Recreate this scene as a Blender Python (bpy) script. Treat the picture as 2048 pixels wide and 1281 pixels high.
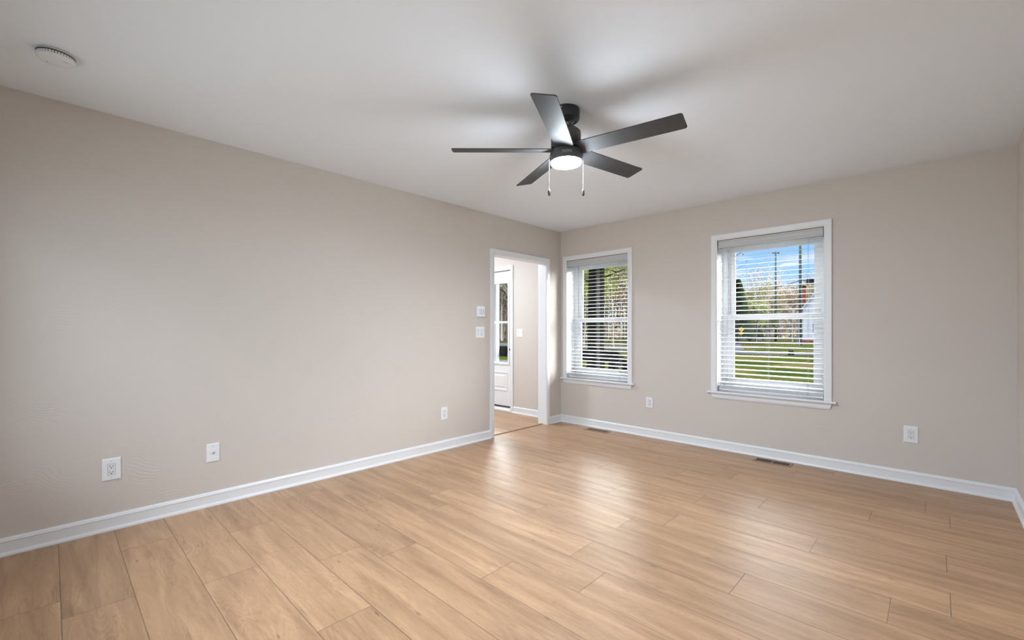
import bpy, bmesh, math, random
from mathutils import Vector, Matrix
PI = math.pi
for o in list(bpy.data.objects): bpy.data.objects.remove(o, do_unlink=True)
S = bpy.context.scene
COL = S.collection

# ------------------------------------------------------------------ camera
W_PX, H_PX = 2048, 1281
FPX, HORIZON, YAW = 885.6, 662.0, math.radians(43.76)
CAM = Vector((3.499, -4.565, 1.168))
FWD = Vector((-math.sin(YAW), math.cos(YAW), 0)); RGT = Vector((math.cos(YAW), math.sin(YAW), 0))
cd = bpy.data.cameras.new('camera'); cam = bpy.data.objects.new('camera', cd); COL.objects.link(cam)
cam.location = CAM; cam.rotation_euler = (PI/2, 0, YAW)
cd.sensor_width = 36.0; cd.lens = FPX*36.0/W_PX
cd.shift_y = (HORIZON - H_PX/2)/W_PX
cd.clip_start = 0.05; cd.clip_end = 600
S.camera = cam

# ------------------------------------------------------------------ look
vs = S.view_settings
vs.view_transform = 'Standard'; vs.look = 'None'; vs.gamma = 1.0; vs.use_curve_mapping = False
vs.exposure = 0.28

LAMP = 420.0        # radiance of the fan's light diffuser
HALL = 190.0         # radiance of the fill lamp added on the hall ceiling
SKY_GLARE = 22.0    # added bright sky lobe, unseen, high in front; makes the floor glare
SKY_HIGH = 4.4      # upper sky, out of view, brightened to light the room
SUN = 5.0
FILL_REAR = 22.0     # power of the fill light added behind the camera (W)
SKY_SIDE = 42.0     # added bright sky lobe, unseen at right; lights corner and left wall

def inp(n, names, v):
    for k in (names if isinstance(names, (list, tuple)) else [names]):
        if k in n.inputs:
            n.inputs[k].default_value = v; return

# ------------------------------------------------------------------ sky
wd = bpy.data.worlds.new('sky'); S.world = wd; wd.use_nodes = True
nt = wd.node_tree; nt.nodes.clear()
def WN(t, **k):
    n = nt.nodes.new(t)
    for a, b in k.items(): setattr(n, a, b)
    return n
tc = WN('ShaderNodeTexCoord'); sep = WN('ShaderNodeSeparateXYZ'); nt.links.new(tc.outputs['Generated'], sep.inputs[0])
ramp = WN('ShaderNodeValToRGB'); nt.links.new(sep.outputs['Z'], ramp.inputs[0])
cr = ramp.color_ramp
cr.elements[0].position = 0.0; cr.elements[0].color = (0.50, 0.70, 0.97, 1)
cr.elements[1].position = 0.20; cr.elements[1].color = (0.25, 0.51, 1.0, 1)
e = cr.elements.new(0.08); e.color = (0.36, 0.61, 1.0, 1)
mp = WN('ShaderNodeMapping'); mp.inputs['Scale'].default_value = (3.0, 3.0, 14.0); nt.links.new(tc.outputs['Generated'], mp.inputs[0])
cn = WN('ShaderNodeTexNoise'); cn.inputs['Scale'].default_value = 2.2; cn.inputs['Detail'].default_value = 6; nt.links.new(mp.outputs[0], cn.inputs['Vector'])
crp = WN('ShaderNodeValToRGB'); crp.color_ramp.elements[0].position = 0.54; crp.color_ramp.elements[1].position = 0.74; nt.links.new(cn.outputs[0], crp.inputs[0])
mx = WN('ShaderNodeMix', data_type='RGBA'); nt.links.new(crp.outputs[0], mx.inputs[0]); nt.links.new(ramp.outputs[0], mx.inputs[6]); mx.inputs[7].default_value = (0.80, 0.84, 0.95, 1)
hi = WN('ShaderNodeMapRange', interpolation_type='SMOOTHSTEP'); nt.links.new(sep.outputs['Z'], hi.inputs[0]); hi.inputs[1].default_value = 0.24; hi.inputs[2].default_value = 0.42
mx2 = WN('ShaderNodeMix', data_type='RGBA'); nt.links.new(hi.outputs[0], mx2.inputs[0]); nt.links.new(mx.outputs[2], mx2.inputs[6]); mx2.inputs[7].default_value = (SKY_HIGH*0.90, SKY_HIGH*0.98, SKY_HIGH*1.12, 1)
dt = WN('ShaderNodeVectorMath', operation='DOT_PRODUCT'); nt.links.new(tc.outputs['Generated'], dt.inputs[0])
d0 = (FWD+RGT*.10)*math.cos(math.radians(27))/math.sqrt(1+.10**2)+Vector((0, 0, math.sin(math.radians(27)))); dt.inputs[1].default_value = d0
gl = WN('ShaderNodeMapRange', interpolation_type='SMOOTHSTEP'); nt.links.new(dt.outputs['Value'], gl.inputs[0]); gl.inputs[1].default_value = .905; gl.inputs[2].default_value = .98; gl.inputs[4].default_value = SKY_GLARE
dt2 = WN('ShaderNodeVectorMath', operation='DOT_PRODUCT'); nt.links.new(tc.outputs['Generated'], dt2.inputs[0])
dt2.inputs[1].default_value = Vector((.80, .56, .40)).normalized()
gl2 = WN('ShaderNodeMapRange', interpolation_type='SMOOTHSTEP'); nt.links.new(dt2.outputs['Value'], gl2.inputs[0]); gl2.inputs[1].default_value = .88; gl2.inputs[2].default_value = .97; gl2.inputs[4].default_value = SKY_SIDE
sm_ = WN('ShaderNodeMath', operation='ADD'); nt.links.new(gl.outputs[0], sm_.inputs[0]); nt.links.new(gl2.outputs[0], sm_.inputs[1])
ad_ = WN('ShaderNodeMix', data_type='RGBA', blend_type='ADD', clamp_result=False); ad_.inputs[0].default_value = 1; nt.links.new(mx2.outputs[2], ad_.inputs[6]); nt.links.new(sm_.outputs[0], ad_.inputs[7])
bg = WN('ShaderNodeBackground'); nt.links.new(ad_.outputs[2], bg.inputs[0]); bg.inputs[1].default_value = 1.0
wo = WN('ShaderNodeOutputWorld'); nt.links.new(bg.outputs[0], wo.inputs[0])

sl = bpy.data.lights.new('sun', 'SUN'); sl.energy = SUN; sl.angle = math.radians(2); sl.color = (1, .95, .86)
so = bpy.data.objects.new('sun', sl); COL.objects.link(so)
so.rotation_euler = Vector((-0.85, -0.02, 0.50)).to_track_quat('Z', 'Y').to_euler()

def fill_area(name, loc, rot, w, h, power, spread=132):
    l = bpy.data.lights.new(name, 'AREA'); l.shape = 'RECTANGLE'; l.size = w; l.size_y = h; l.energy = power; l.color = (.89, .98, 1.12); l.spread = math.radians(spread)
    o = bpy.data.objects.new(name, l); COL.objects.link(o); o.location = loc; o.rotation_euler = rot
fill_area('fill_area_rear', (1.75, -5.02-.16, 1.33), (PI/2-.12, 0, 0), 2.9, 1.5, FILL_REAR)  # area fill light added outside the rear opening to brighten the room

# ------------------------------------------------------------------ materials
def new_mat(name):
    m = bpy.data.materials.new(name); m.use_nodes = True
    n = m.node_tree; b = n.nodes['Principled BSDF']
    return m, n, b
def simple(name, col, rough=0.5, metal=0.0, spec=0.5, emit=None, noise=0.0, nscale=20, bump=0.0, bscale=80):
    m, n, b = new_mat(name)
    b.inputs['Base Color'].default_value = (*col, 1); b.inputs['Roughness'].default_value = rough
    b.inputs['Metallic'].default_value = metal; inp(b, ['Specular IOR Level', 'Specular'], spec)
    tcn = n.nodes.new('ShaderNodeTexCoord')
    if noise:
        nz = n.nodes.new('ShaderNodeTexNoise'); nz.inputs['Scale'].default_value = nscale; nz.inputs['Detail'].default_value = 4
        n.links.new(tcn.outputs['Object'], nz.inputs['Vector'])
        mr = n.nodes.new('ShaderNodeMapRange'); mr.inputs[1].default_value = .3; mr.inputs[2].default_value = .7
        mr.inputs[3].default_value = 1-noise; mr.inputs[4].default_value = 1+noise
        n.links.new(nz.outputs[0], mr.inputs[0])
        vm = n.nodes.new('ShaderNodeVectorMath'); vm.operation = 'SCALE'; vm.inputs[0].default_value = col
        n.links.new(mr.outputs[0], vm.inputs['Scale']); n.links.new(vm.outputs[0], b.inputs['Base Color'])
    if bump:
        nz = n.nodes.new('ShaderNodeTexNoise'); nz.inputs['Scale'].default_value = bscale; nz.inputs['Detail'].default_value = 4
        n.links.new(tcn.outputs['Object'], nz.inputs['Vector'])
        bp = n.nodes.new('ShaderNodeBump'); bp.inputs['Strength'].default_value = bump; bp.inputs['Distance'].default_value = .002
        n.links.new(nz.outputs[0], bp.inputs['Height']); n.links.new(bp.outputs[0], b.inputs['Normal'])
    if emit:
        b.inputs['Emission Color'].default_value = (*emit[0], 1); b.inputs['Emission Strength'].default_value = emit[1]
    return m

def plaster(name, col, strength, plane):
    """hand trowelled paint: faint arcs left by the brush in overlapping fans"""
    m, n, b = new_mat(name); L = n.links
    b.inputs['Roughness'].default_value = 0.62; inp(b, ['Specular IOR Level', 'Specular'], .3)
    tcn = n.nodes.new('ShaderNodeTexCoord'); sp = n.nodes.new('ShaderNodeSeparateXYZ'); L.new(tcn.outputs['Object'], sp.inputs[0])
    cb = n.nodes.new('ShaderNodeCombineXYZ')
    a, c = {'x': ('Y', 'Z'), 'y': ('X', 'Z'), 'z': ('X', 'Y')}[plane]
    L.new(sp.outputs[a], cb.inputs[0]); L.new(sp.outputs[c], cb.inputs[1])
    nz = n.nodes.new('ShaderNodeTexNoise'); nz.inputs['Scale'].default_value = 1.6; L.new(cb.outputs[0], nz.inputs['Vector'])
    mixv = n.nodes.new('ShaderNodeVectorMath'); mixv.operation = 'MULTIPLY_ADD'; L.new(nz.outputs['Color'], mixv.inputs[0]); mixv.inputs[1].default_value = (.5, .5, 0); L.new(cb.outputs[0], mixv.inputs[2])
    vo = n.nodes.new('ShaderNodeTexVoronoi'); vo.voronoi_dimensions = '2D'; vo.inputs['Scale'].default_value = 1.25; L.new(mixv.outputs[0], vo.inputs['Vector'])
    ml = n.nodes.new('ShaderNodeMath'); ml.operation = 'MULTIPLY'; ml.inputs[1].default_value = 330; L.new(vo.outputs['Distance'], ml.inputs[0])
    nw = n.nodes.new('ShaderNodeTexNoise'); nw.inputs['Scale'].default_value = 9; L.new(cb.outputs[0], nw.inputs['Vector'])
    wob = n.nodes.new('ShaderNodeMath'); wob.operation = 'MULTIPLY_ADD'; wob.inputs[1].default_value = 16; L.new(nw.outputs[0], wob.inputs[0]); L.new(ml.outputs[0], wob.inputs[2])
    far = n.nodes.new('ShaderNodeMapRange'); L.new(vo.outputs['Distance'], far.inputs[0]); far.inputs[1].default_value = .16; far.inputs[2].default_value = .30
    sn = n.nodes.new('ShaderNodeMath'); sn.operation = 'SINE'; L.new(wob.outputs[0], sn.inputs[0])
    n2 = n.nodes.new('ShaderNodeTexNoise'); n2.inputs['Scale'].default_value = 4.5; n2.inputs['Detail'].default_value = 5; L.new(cb.outputs[0], n2.inputs['Vector'])
    mk = n.nodes.new('ShaderNodeMapRange'); L.new(n2.outputs[0], mk.inputs[0]); mk.inputs[1].default_value = .46; mk.inputs[2].default_value = .66
    mm = n.nodes.new('ShaderNodeMath'); mm.operation = 'MULTIPLY'; L.new(sn.outputs[0], mm.inputs[0]); L.new(mk.outputs[0], mm.inputs[1])
    mf = n.nodes.new('ShaderNodeMath'); mf.operation = 'MULTIPLY'; L.new(mm.outputs[0], mf.inputs[0]); L.new(far.outputs[0], mf.inputs[1]); mm = mf
    n3 = n.nodes.new('ShaderNodeTexNoise'); n3.inputs['Scale'].default_value = 35; n3.inputs['Detail'].default_value = 5; L.new(cb.outputs[0], n3.inputs['Vector'])
    ad = n.nodes.new('ShaderNodeMath'); ad.operation = 'ADD'; L.new(mm.outputs[0], ad.inputs[0]); L.new(n3.outputs[0], ad.inputs[1])
    bp = n.nodes.new('ShaderNodeBump'); bp.inputs['Strength'].default_value = strength; bp.inputs['Distance'].default_value = .0012
    L.new(ad.outputs[0], bp.inputs['Height']); L.new(bp.outputs[0], b.inputs['Normal'])
    b.inputs['Base Color'].default_value = (*col, 1)
    return m

WALLC = (0.612, 0.558, 0.504)
M = {}
M['wall_l'] = plaster('paint greige trowelled', WALLC, .32, 'x')
M['wall_b'] = plaster('paint greige', WALLC, .12, 'y')
M['ceiling'] = plaster('ceiling paint white', (.84, .89, .945), .10, 'z')
M['trim'] = simple('trim paint white', (.77, .775, .78), .35, bump=.05, bscale=40)
M['vinyl'] = simple('window vinyl white', (.70, .71, .725), .38, noise=.01)
M['slat'] = simple('blind faux wood white', (.74, .745, .755), .42, noise=.01)
M['valance'] = simple('blind valance grey', (.52, .522, .525), .45, noise=.01)
M['cord'] = simple('blind cord', (.55, .55, .55), .8, noise=.02)
M['plate'] = simple('plastic plate white', (.80, .815, .83), .32, noise=.01)
M['plate_dim'] = simple('plastic insert white', (.74, .755, .77), .35, noise=.01)
M['hole'] = simple('dark slot', (.012, .012, .012), .8, noise=.1)
M['vent_dark'] = simple('vent shadow plastic', (.10, .10, .10), .8, noise=.05)
M['steel'] = simple('brushed steel', (.45, .44, .42), .35, metal=1, noise=.05)
M['fan_black'] = simple('fan housing matte black', (.022, .022, .023), .42, noise=.05)
M['fan_grey'] = simple('fan housing dark bronze', (.08, .08, .083), .38, noise=.05)
M['blade'] = simple('fan blade black satin', (.065, .064, .064), .6, spec=.22, noise=.06, nscale=60, bump=.05)
M['opal'] = simple('opal lit diffuser', (.9, .9, .9), .4, emit=((.90, 1.01, 1.13), LAMP))
M['fill_hall'] = simple('hall fill glow', (.9, .9, .9), .4, emit=((.90, 1, 1.13), HALL))
M['logo'] = simple('silver print', (.55, .55, .56), .4, metal=.3, noise=.02)
M['chain'] = simple('bead chain nickel', (.16, .155, .15), .6, metal=.3, noise=.02)
M['fob'] = simple('pull fob dark bronze', (.10, .085, .06), .25, metal=.8, noise=.1)
M['register'] = simple('register brown enamel', (.27, .175, .115), .42, noise=.08)
M['tmold'] = simple('oak reducer strip', (.42, .26, .15), .4, noise=.1)
M['rubber'] = simple('door sweep rubber', (.03, .032, .036), .7, noise=.1)
M['black_hw'] = simple('door hardware black', (.015, .015, .016), .35, metal=.4, noise=.1)

def glass_mat():
    m = bpy.data.materials.new('window glass'); m.use_nodes = True; n = m.node_tree; n.nodes.clear()
    o = n.nodes.new('ShaderNodeOutputMaterial'); mxs = n.nodes.new('ShaderNodeMixShader')
    t = n.nodes.new('ShaderNodeBsdfTransparent'); t.inputs[0].default_value = (.97, .985, .98, 1)
    g = n.nodes.new('ShaderNodeBsdfGlossy'); g.inputs['Roughness'].default_value = .01
    f = n.nodes.new('ShaderNodeFresnel'); f.inputs[0].default_value = 1.16
    n.links.new(f.outputs[0], mxs.inputs[0]); n.links.new(t.outputs[0], mxs.inputs[1]); n.links.new(g.outputs[0], mxs.inputs[2]); n.links.new(mxs.outputs[0], o.inputs[0])
    return m
M['glass'] = glass_mat()

def floor_mat():
    m, n, b = new_mat('oak plank vinyl'); L = n.links; N = n.nodes.new
    def math_(op, a, bb=None, c=None):
        k = N('ShaderNodeMath'); k.operation = op
        for i, v in enumerate((a, bb, c)):
            if v is None: continue
            if isinstance(v, (int, float)): k.inputs[i].default_value = v
            else: L.new(v, k.inputs[i])
        return k.outputs[0]
    uv = N('ShaderNodeUVMap'); uv.uv_map = 'grain'
    e1 = N('ShaderNodeUVMap'); e1.uv_map = 'edge_x'; e2 = N('ShaderNodeUVMap'); e2.uv_map = 'edge_y'
    rnd = N('ShaderNodeUVMap'); rnd.uv_map = 'tone'
    s1 = N('ShaderNodeSeparateXYZ'); L.new(e1.outputs[0], s1.inputs[0]); s2 = N('ShaderNodeSeparateXYZ'); L.new(e2.outputs[0], s2.inputs[0])
    st = N('ShaderNodeSeparateXYZ'); L.new(rnd.outputs[0], st.inputs[0])
    dmin = math_('MINIMUM', math_('MINIMUM', s1.outputs[0], s1.outputs[1]), math_('MINIMUM', s2.outputs[0], s2.outputs[1]))
    seam = N('ShaderNodeMapRange'); L.new(dmin, seam.inputs[0]); seam.inputs[1].default_value = .0006; seam.inputs[2].default_value = .0024
    def noise(scale, det, vec, rough=.5, dist=0):
        mpn = N('ShaderNodeMapping'); mpn.inputs['Scale'].default_value = vec; L.new(uv.outputs[0], mpn.inputs[0])
        k = N('ShaderNodeTexNoise'); k.inputs['Scale'].default_value = scale; k.inputs['Detail'].default_value = det
        k.inputs['Roughness'].default_value = rough; k.inputs['Distortion'].default_value = dist
        L.new(mpn.outputs[0], k.inputs['Vector']); return k.outputs[0]
    fine = noise(16, 8, (1.6, 34, 1), .72)                     # pores
    broad = noise(2.0, 5, (.9, 7.5, 1), .6, .5)               # broad tone bands along the plank
    # cathedral figure: contour lines of a stretched noise
    cath0 = noise(1.15, 2.5, (.8, 5.4, 1), .42, .25)
    cath = math_('SINE', math_('ADD', math_('MULTIPLY', cath0, 230), math_('MULTIPLY', fine, 4)))
    cmask = N('ShaderNodeMapRange'); L.new(noise(1.6, 2, (1, 3, 1)), cmask.inputs[0]); cmask.inputs[1].default_value = .42; cmask.inputs[2].default_value = .66
    cathm = math_('MULTIPLY', cath, cmask.outputs[0])
    streak0 = noise(2.6, 5, (.75, 12, 1), .6, .8)              # dark mineral streaks
    crack0 = noise(3.2, 3, (.9, 16, 1), .5, 1.2)                # thin dark checks
    crack = N('ShaderNodeMapRange'); L.new(math_('ABSOLUTE', math_('SUBTRACT', crack0, .63)), crack.inputs[0]); crack.inputs[1].default_value = .0; crack.inputs[2].default_value = .008; crack.inputs[3].default_value = 1; crack.inputs[4].default_value = 0
    streak = N('ShaderNodeMapRange'); L.new(streak0, streak.inputs[0]); streak.inputs[1].default_value = .58; streak.inputs[2].default_value = .76
    # knots
    mk = N('ShaderNodeMapping'); mk.inputs['Scale'].default_value = (.8, 3.0, 1); L.new(uv.outputs[0], mk.inputs[0])
    vk = N('ShaderNodeTexVoronoi'); vk.voronoi_dimensions = '2D'; vk.inputs['Scale'].default_value = 2.1; L.new(mk.outputs[0], vk.inputs['Vector'])
    kn = N('ShaderNodeMapRange'); L.new(vk.outputs['Distance'], kn.inputs[0]); kn.inputs[1].default_value = .004; kn.inputs[2].default_value = .042; kn.inputs[3].default_value = 1; kn.inputs[4].default_value = 0
    sk = N('ShaderNodeSeparateXYZ'); L.new(vk.outputs['Color'], sk.inputs[0])
    kn2 = math_('MULTIPLY', kn.outputs[0], math_('GREATER_THAN', sk.outputs[0], .72))
    cr1 = N('ShaderNodeValToRGB'); L.new(broad, cr1.inputs[0])
    cr1.color_ramp.elements[0].position = .30; cr1.color_ramp.elements[0].color = (.335, .196, .106, 1)
    cr1.color_ramp.elements[1].position = .68; cr1.color_ramp.elements[1].color = (.515, .315, .180, 1)
    v = math_('ADD', 1.0, math_('MULTIPLY', math_('SUBTRACT', fine, .5), .85))
    v = math_('ADD', v, math_('MULTIPLY', cathm, .075))
    v = math_('MULTIPLY', v, math_('SUBTRACT', 1.0, math_('MULTIPLY', streak.outputs[0], .34)))
    v = math_('MULTIPLY', v, math_('SUBTRACT', 1.0, math_('MULTIPLY', crack.outputs[0], .38)))
    v = math_('MULTIPLY', v, math_('SUBTRACT', 1.0, math_('MULTIPLY', kn2, .5)))
    v = math_('MULTIPLY', v, math_('ADD', .92, math_('MULTIPLY', st.outputs[0], .16)))
    v = math_('MULTIPLY', v, math_('ADD', .42, math_('MULTIPLY', seam.outputs[0], .58)))
    sc = N('ShaderNodeVectorMath'); sc.operation = 'SCALE'; L.new(cr1.outputs[0], sc.inputs[0]); L.new(v, sc.inputs['Scale'])
    L.new(sc.outputs[0], b.inputs['Base Color'])
    rr = math_('ADD', .30, math_('MULTIPLY', fine, .14)); L.new(rr, b.inputs['Roughness'])
    inp(b, ['Specular IOR Level', 'Specular'], .42)
    h = math_('ADD', math_('MULTIPLY', fine, .5), math_('MULTIPLY', cathm, .25)); h = math_('ADD', h, math_('MULTIPLY', seam.outputs[0], 1.2))
    bp = N('ShaderNodeBump'); bp.inputs['Strength'].default_value = .42; bp.inputs['Distance'].default_value = .001; L.new(h, bp.inputs['Height']); L.new(bp.outputs[0], b.inputs['Normal'])
    return m
M['floor'] = floor_mat()

# ------------------------------------------------------------------ mesh helpers
class MB:
    def __init__(s): s.v = []; s.f = []; s.smooth = set()
    def box(s, x0, x1, y0, y1, z0, z1, m=None):
        i = len(s.v)
        P = [(x0,y0,z0),(x1,y0,z0),(x1,y1,z0),(x0,y1,z0),(x0,y0,z1),(x1,y0,z1),(x1,y1,z1),(x0,y1,z1)]
        if m: P = [tuple(m @ Vector(p)) for p in P]
        s.v += P
        s.f += [(i,i+3,i+2,i+1),(i+4,i+5,i+6,i+7),(i,i+1,i+5,i+4),(i+1,i+2,i+6,i+5),(i+2,i+3,i+7,i+6),(i+3,i,i+4,i+7)]
        return s
    def loft(s, rings, close=True, caps=True, smooth=False):
        """rings: lists of equally many points"""
        b = len(s.v); n = len(rings[0]); k0 = len(s.f)
        for r in rings: s.v += [tuple(p) for p in r]
        for j in range(len(rings)-1):
            for i in range(n if close else n-1):
                a = b+j*n+i; c = b+j*n+(i+1) % n
                s.f.append((a, c, c+n, a+n))
        if smooth: s.smooth |= set(range(k0, len(s.f)))
        if caps:
            s.f.append(tuple(b+i for i in range(n))[::-1]); s.f.append(tuple(b+(len(rings)-1)*n+i for i in range(n)))
        return s
    def extrude(s, prof, p0, p1, frame):
        """prof: 2D points; frame: (u, v) world vectors; swept from p0 to p1"""
        u, v = frame
        r = [[Vector(p)+u*a+v*c for a, c in prof] for p in (p0, p1)]
        return s.loft(r)
    def lathe(s, prof, c=(0,0,0), n=40, m=None, smooth=True, caps=False):
        rings = []
        for r, z in prof:
            rings.append([Vector((c[0]+r*math.cos(2*PI*i/n), c[1]+r*math.sin(2*PI*i/n), c[2]+z)) for i in range(n)])
        if m: rings = [[m @ p for p in r] for r in rings]
        return s.loft(rings, caps=caps, smooth=smooth)
    def tube(s, pts, rad, n=8, smooth=True, caps=True):
        pts = [Vector(p) for p in pts]; rr = rad if isinstance(rad, (list, tuple)) else [rad]*len(pts)
        rings = []
        for i, p in enumerate(pts):
            d = (pts[min(i+1, len(pts)-1)]-pts[max(i-1, 0)]).normalized()
            a = d.orthogonal().normalized() if i == 0 else (ua - d*ua.dot(d)).normalized()
            ua = a; bb = d.cross(a)
            rings.append([p+(a*math.cos(2*PI*k/n)+bb*math.sin(2*PI*k/n))*rr[i] for k in range(n)])
        return s.loft(rings, caps=caps, smooth=smooth)
    def build(s, name, mat, parent=None, bevel=0, loc=None, seg=2):
        me = bpy.data.meshes.new(name); me.from_pydata(s.v, [], s.f)
        if s.smooth:
            me.polygons.foreach_set('use_smooth', [i in s.smooth for i in range(len(s.f))])
        bm = bmesh.new(); bm.from_mesh(me); bmesh.ops.recalc_face_normals(bm, faces=bm.faces); bm.to_mesh(me); bm.free()
        me.materials.append(mat); o = bpy.data.objects.new(name, me); COL.objects.link(o)
        if bevel:
            md = o.modifiers.new('bevel', 'BEVEL'); md.width = bevel; md.segments = seg; md.limit_method = 'ANGLE'; md.angle_limit = math.radians(40)
        if parent: o.parent = parent
        if loc: o.location = loc
        return o
def tag(o, label=None, cat=None, group=None, kind=None):
    if label: o['label'] = label
    if cat: o['category'] = cat
    if group: o['group'] = group
    if kind: o['kind'] = kind
    return o
def empty(name, loc=(0,0,0), rot=(0,0,0), parent=None):
    o = bpy.data.objects.new(name, None); COL.objects.link(o); o.location = loc; o.rotation_euler = rot; o.empty_display_size = .1
    if parent: o.parent = parent
    return o
def copy_tree(o, parent=None):
    c = o.copy(); COL.objects.link(c)
    if parent: c.parent = parent
    for ch in list(o.children): copy_tree(ch, c)
    return c
def rrect(w, h, r, n=5, cx=0, cy=0):
    P = []
    for sx, sy, a0 in ((1,1,0),(-1,1,90),(-1,-1,180),(1,-1,270)):
        for k in range(n+1):
            a = math.radians(a0+90*k/n); P.append((cx+sx*(w/2-r)+r*math.cos(a), cy+sy*(h/2-r)+r*math.sin(a)))
    return P
X, Y, Z = Vector((1,0,0)), Vector((0,1,0)), Vector((0,0,1))

# ------------------------------------------------------------------ dimensions
RW, RL, RH = 3.898, 5.02, 2.44
DY0, DY1, DZ = -1.198, -0.302, 2.008           # doorway in the left wall
W1 = (0.100, 0.960); W2 = (1.938, 2.810); WZ0, WZ1 = 0.572, 2.058
FD = (-1.83, -0.905); FDZ = 2.04               # front door in the hall
HX, HY = -2.7, -2.6                            # hall extents
W3 = (0.30, 3.20, 0.60, 2.05)                  # unseen rear window, added to let the fill light in

# ------------------------------------------------------------------ shell
def planks(name, rows, x0, x1):
    me = bpy.data.meshes.new(name); vs_, fs, info = [], [], []
    rnd = random.Random(7)
    for (ya, yb, cuts) in rows:
        edges = sorted([c for c in cuts])
        lo, hi_ = min(edges), max(edges)
        while lo > x0: lo -= 1.219; edges.insert(0, lo)
        while hi_ < x1: hi_ += 1.219; edges.append(hi_)
        for a, b_ in zip(edges[:-1], edges[1:]):
            if b_ <= x0 or a >= x1: continue
            a2, b2 = max(a, x0), min(b_, x1)
            i = len(vs_); vs_ += [(a2,ya,0),(b2,ya,0),(b2,yb,0),(a2,yb,0)]; fs.append((i,i+1,i+2,i+3))
            info.append((a, b_, ya, yb, a2, b2, rnd.uniform(0, 50), rnd.uniform(0, 50), rnd.random()))
    me.from_pydata(vs_, [], fs)
    L = {k: me.uv_layers.new(name=k) for k in ('grain', 'edge_x', 'edge_y', 'tone')}
    for p, (a, b_, ya, yb, a2, b2, ox, oy, t) in zip(me.polygons, info):
        for li in p.loop_indices:
            v = me.vertices[me.loops[li].vertex_index].co
            L['grain'].data[li].uv = (v.x-a+ox, v.y-ya+oy); L['edge_x'].data[li].uv = (v.x-a, b_-v.x)
            L['edge_y'].data[li].uv = (v.y-ya, yb-v.y); L['tone'].data[li].uv = (t, t)
    me.materials.append(M['floor']); o = bpy.data.objects.new(name, me); COL.objects.link(o); o['kind'] = 'structure'
    return o
PW = 0.228
cutlist = [[2.897], [2.66], [2.21, 3.449], [2.33, 3.56], [3.20], [1.43, 2.652], [2.318, 3.537], [1.791, 3.018], [1.10, 2.32, 3.544], [.906, 2.134, 3.358],
           [1.62, 2.836], [.905, 2.13], [1.128, 2.347], [.732, 1.952], [.228, 1.433], [1.245], [.555, 1.768], [1.065], [.381], [.95], [.773], [.3], [1.5]]
rows = []
for k in range(-1, 22):
    yb = 0.028-PW*(k+1) if k >= 0 else 0.03
    yb = -0.2-PW*k if k >= 0 else 0.028
    ya = -0.2-PW*(k+1) if k >= 0 else -0.2
    rows.append((max(ya, -RL-.12), yb, cutlist[k+1]))
fl = planks('floor', [r for r in rows if r[1] > -RL-.1], -0.045, RW+.05)
hallrows = [(-0.1-PW*(k+1), -0.1-PW*k+ (.13 if k == 0 else 0), [-.5-(k*.47 % 1.2)]) for k in range(11)]
planks('floor_hall', hallrows, HX, -0.045)
# ground slab under the floor
tag(MB().box(HX-.15, RW+.15, -RL-.15, .2, -.5, -.012).build('floor_slab', simple('concrete', (.4, .39, .37), .9, noise=.1)), kind='structure')

tag(MB().box(HX-.15, RW+.15, -RL-.15, .2, RH, RH+.12).build('ceiling', M['ceiling']), kind='structure')
w = MB(); w.box(-.12, 0, -RL, DY0-.02, 0, RH); w.box(-.12, 0, DY1+.02, 0, 0, RH); w.box(-.12, 0, DY0-.02, DY1+.02, DZ+.02, RH)
tag(w.build('wall_left', M['wall_l']), kind='structure')
w = MB(); t0, t1 = 0.0, 0.225
def wall_holes(mb, a0, a1, holes, put):
    cur = a0
    for (h0, h1, z0, z1) in sorted(holes):
        put(cur, h0, 0, RH); put(h0, h1, 0, z0) if z0 > 0 else None; put(h0, h1, z1, RH); cur = h1
    put(cur, a1, 0, RH)
wall_holes(w, HX-.12, RW+.13, [(W1[0]-.012, W1[1]+.012, WZ0-.02, WZ1+.012), (W2[0]-.012, W2[1]+.012, WZ0-.02, WZ1+.012), (FD[0]-.03, FD[1]+.03, 0, FDZ+.03)],
           lambda a, b_, z0, z1: w.box(a, b_, t0, t1, z0, z1))
tag(w.build('wall_back', M['wall_b']), kind='structure')
w = MB().box(RW, RW+.13, -RL, 0, 0, RH)
tag(w.build('wall_right', M['wall_l']), kind='structure')
w = MB(); wall_holes(w, -.12, RW+.13, [W3], lambda a, b_, z0, z1: w.box(a, b_, -RL-.12, -RL, z0, z1))
tag(w.build('wall_rear', M['wall_b']), kind='structure')
tag(MB().box(HX-.12, HX, HY-.12, 0, 0, RH).build('wall_hall_left', M['wall_l']), kind='structure')
tag(MB().box(HX, -.12, HY-.12, HY, 0, RH).build('wall_hall_rear', M['wall_b']), kind='structure')

# baseboards: face with a bead on top and a shoe at the floor (profile: out from wall, up)
BB = [(0, 0), (.026, 0), (.0255, .008), (.022, .015), (.013, .0185), (.013, .069), (.0155, .0715), (.0155, .0745), (.012, .0775), (.0115, .0815), (.0085, .0865), (.005, .0905), (.0, .0915)]
def baseboard(name, p0, p1, out):
    tag(MB().extrude(BB, p0, p1, (out, Z)).build(name, M['trim']), kind='structure')
baseboard('baseboard_left', (0, -RL, 0), (0, DY0-.058, 0), X)
baseboard('baseboard_left_corner', (0, DY1+.058, 0), (0, 0, 0), X)
baseboard('baseboard_back', (0.0, 0, 0), (RW, 0, 0), -Y)
baseboard('baseboard_right', (RW, 0, 0), (RW, -RL, 0), -X)
baseboard('baseboard_rear', (0, -RL, 0), (RW, -RL, 0), Y)
baseboard('baseboard_hall', (FD[1]+.062, 0, 0), (-.12, 0, 0), -Y)
baseboard('baseboard_hall_left', (HX, 0, 0), (HX, HY, 0), X)

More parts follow.
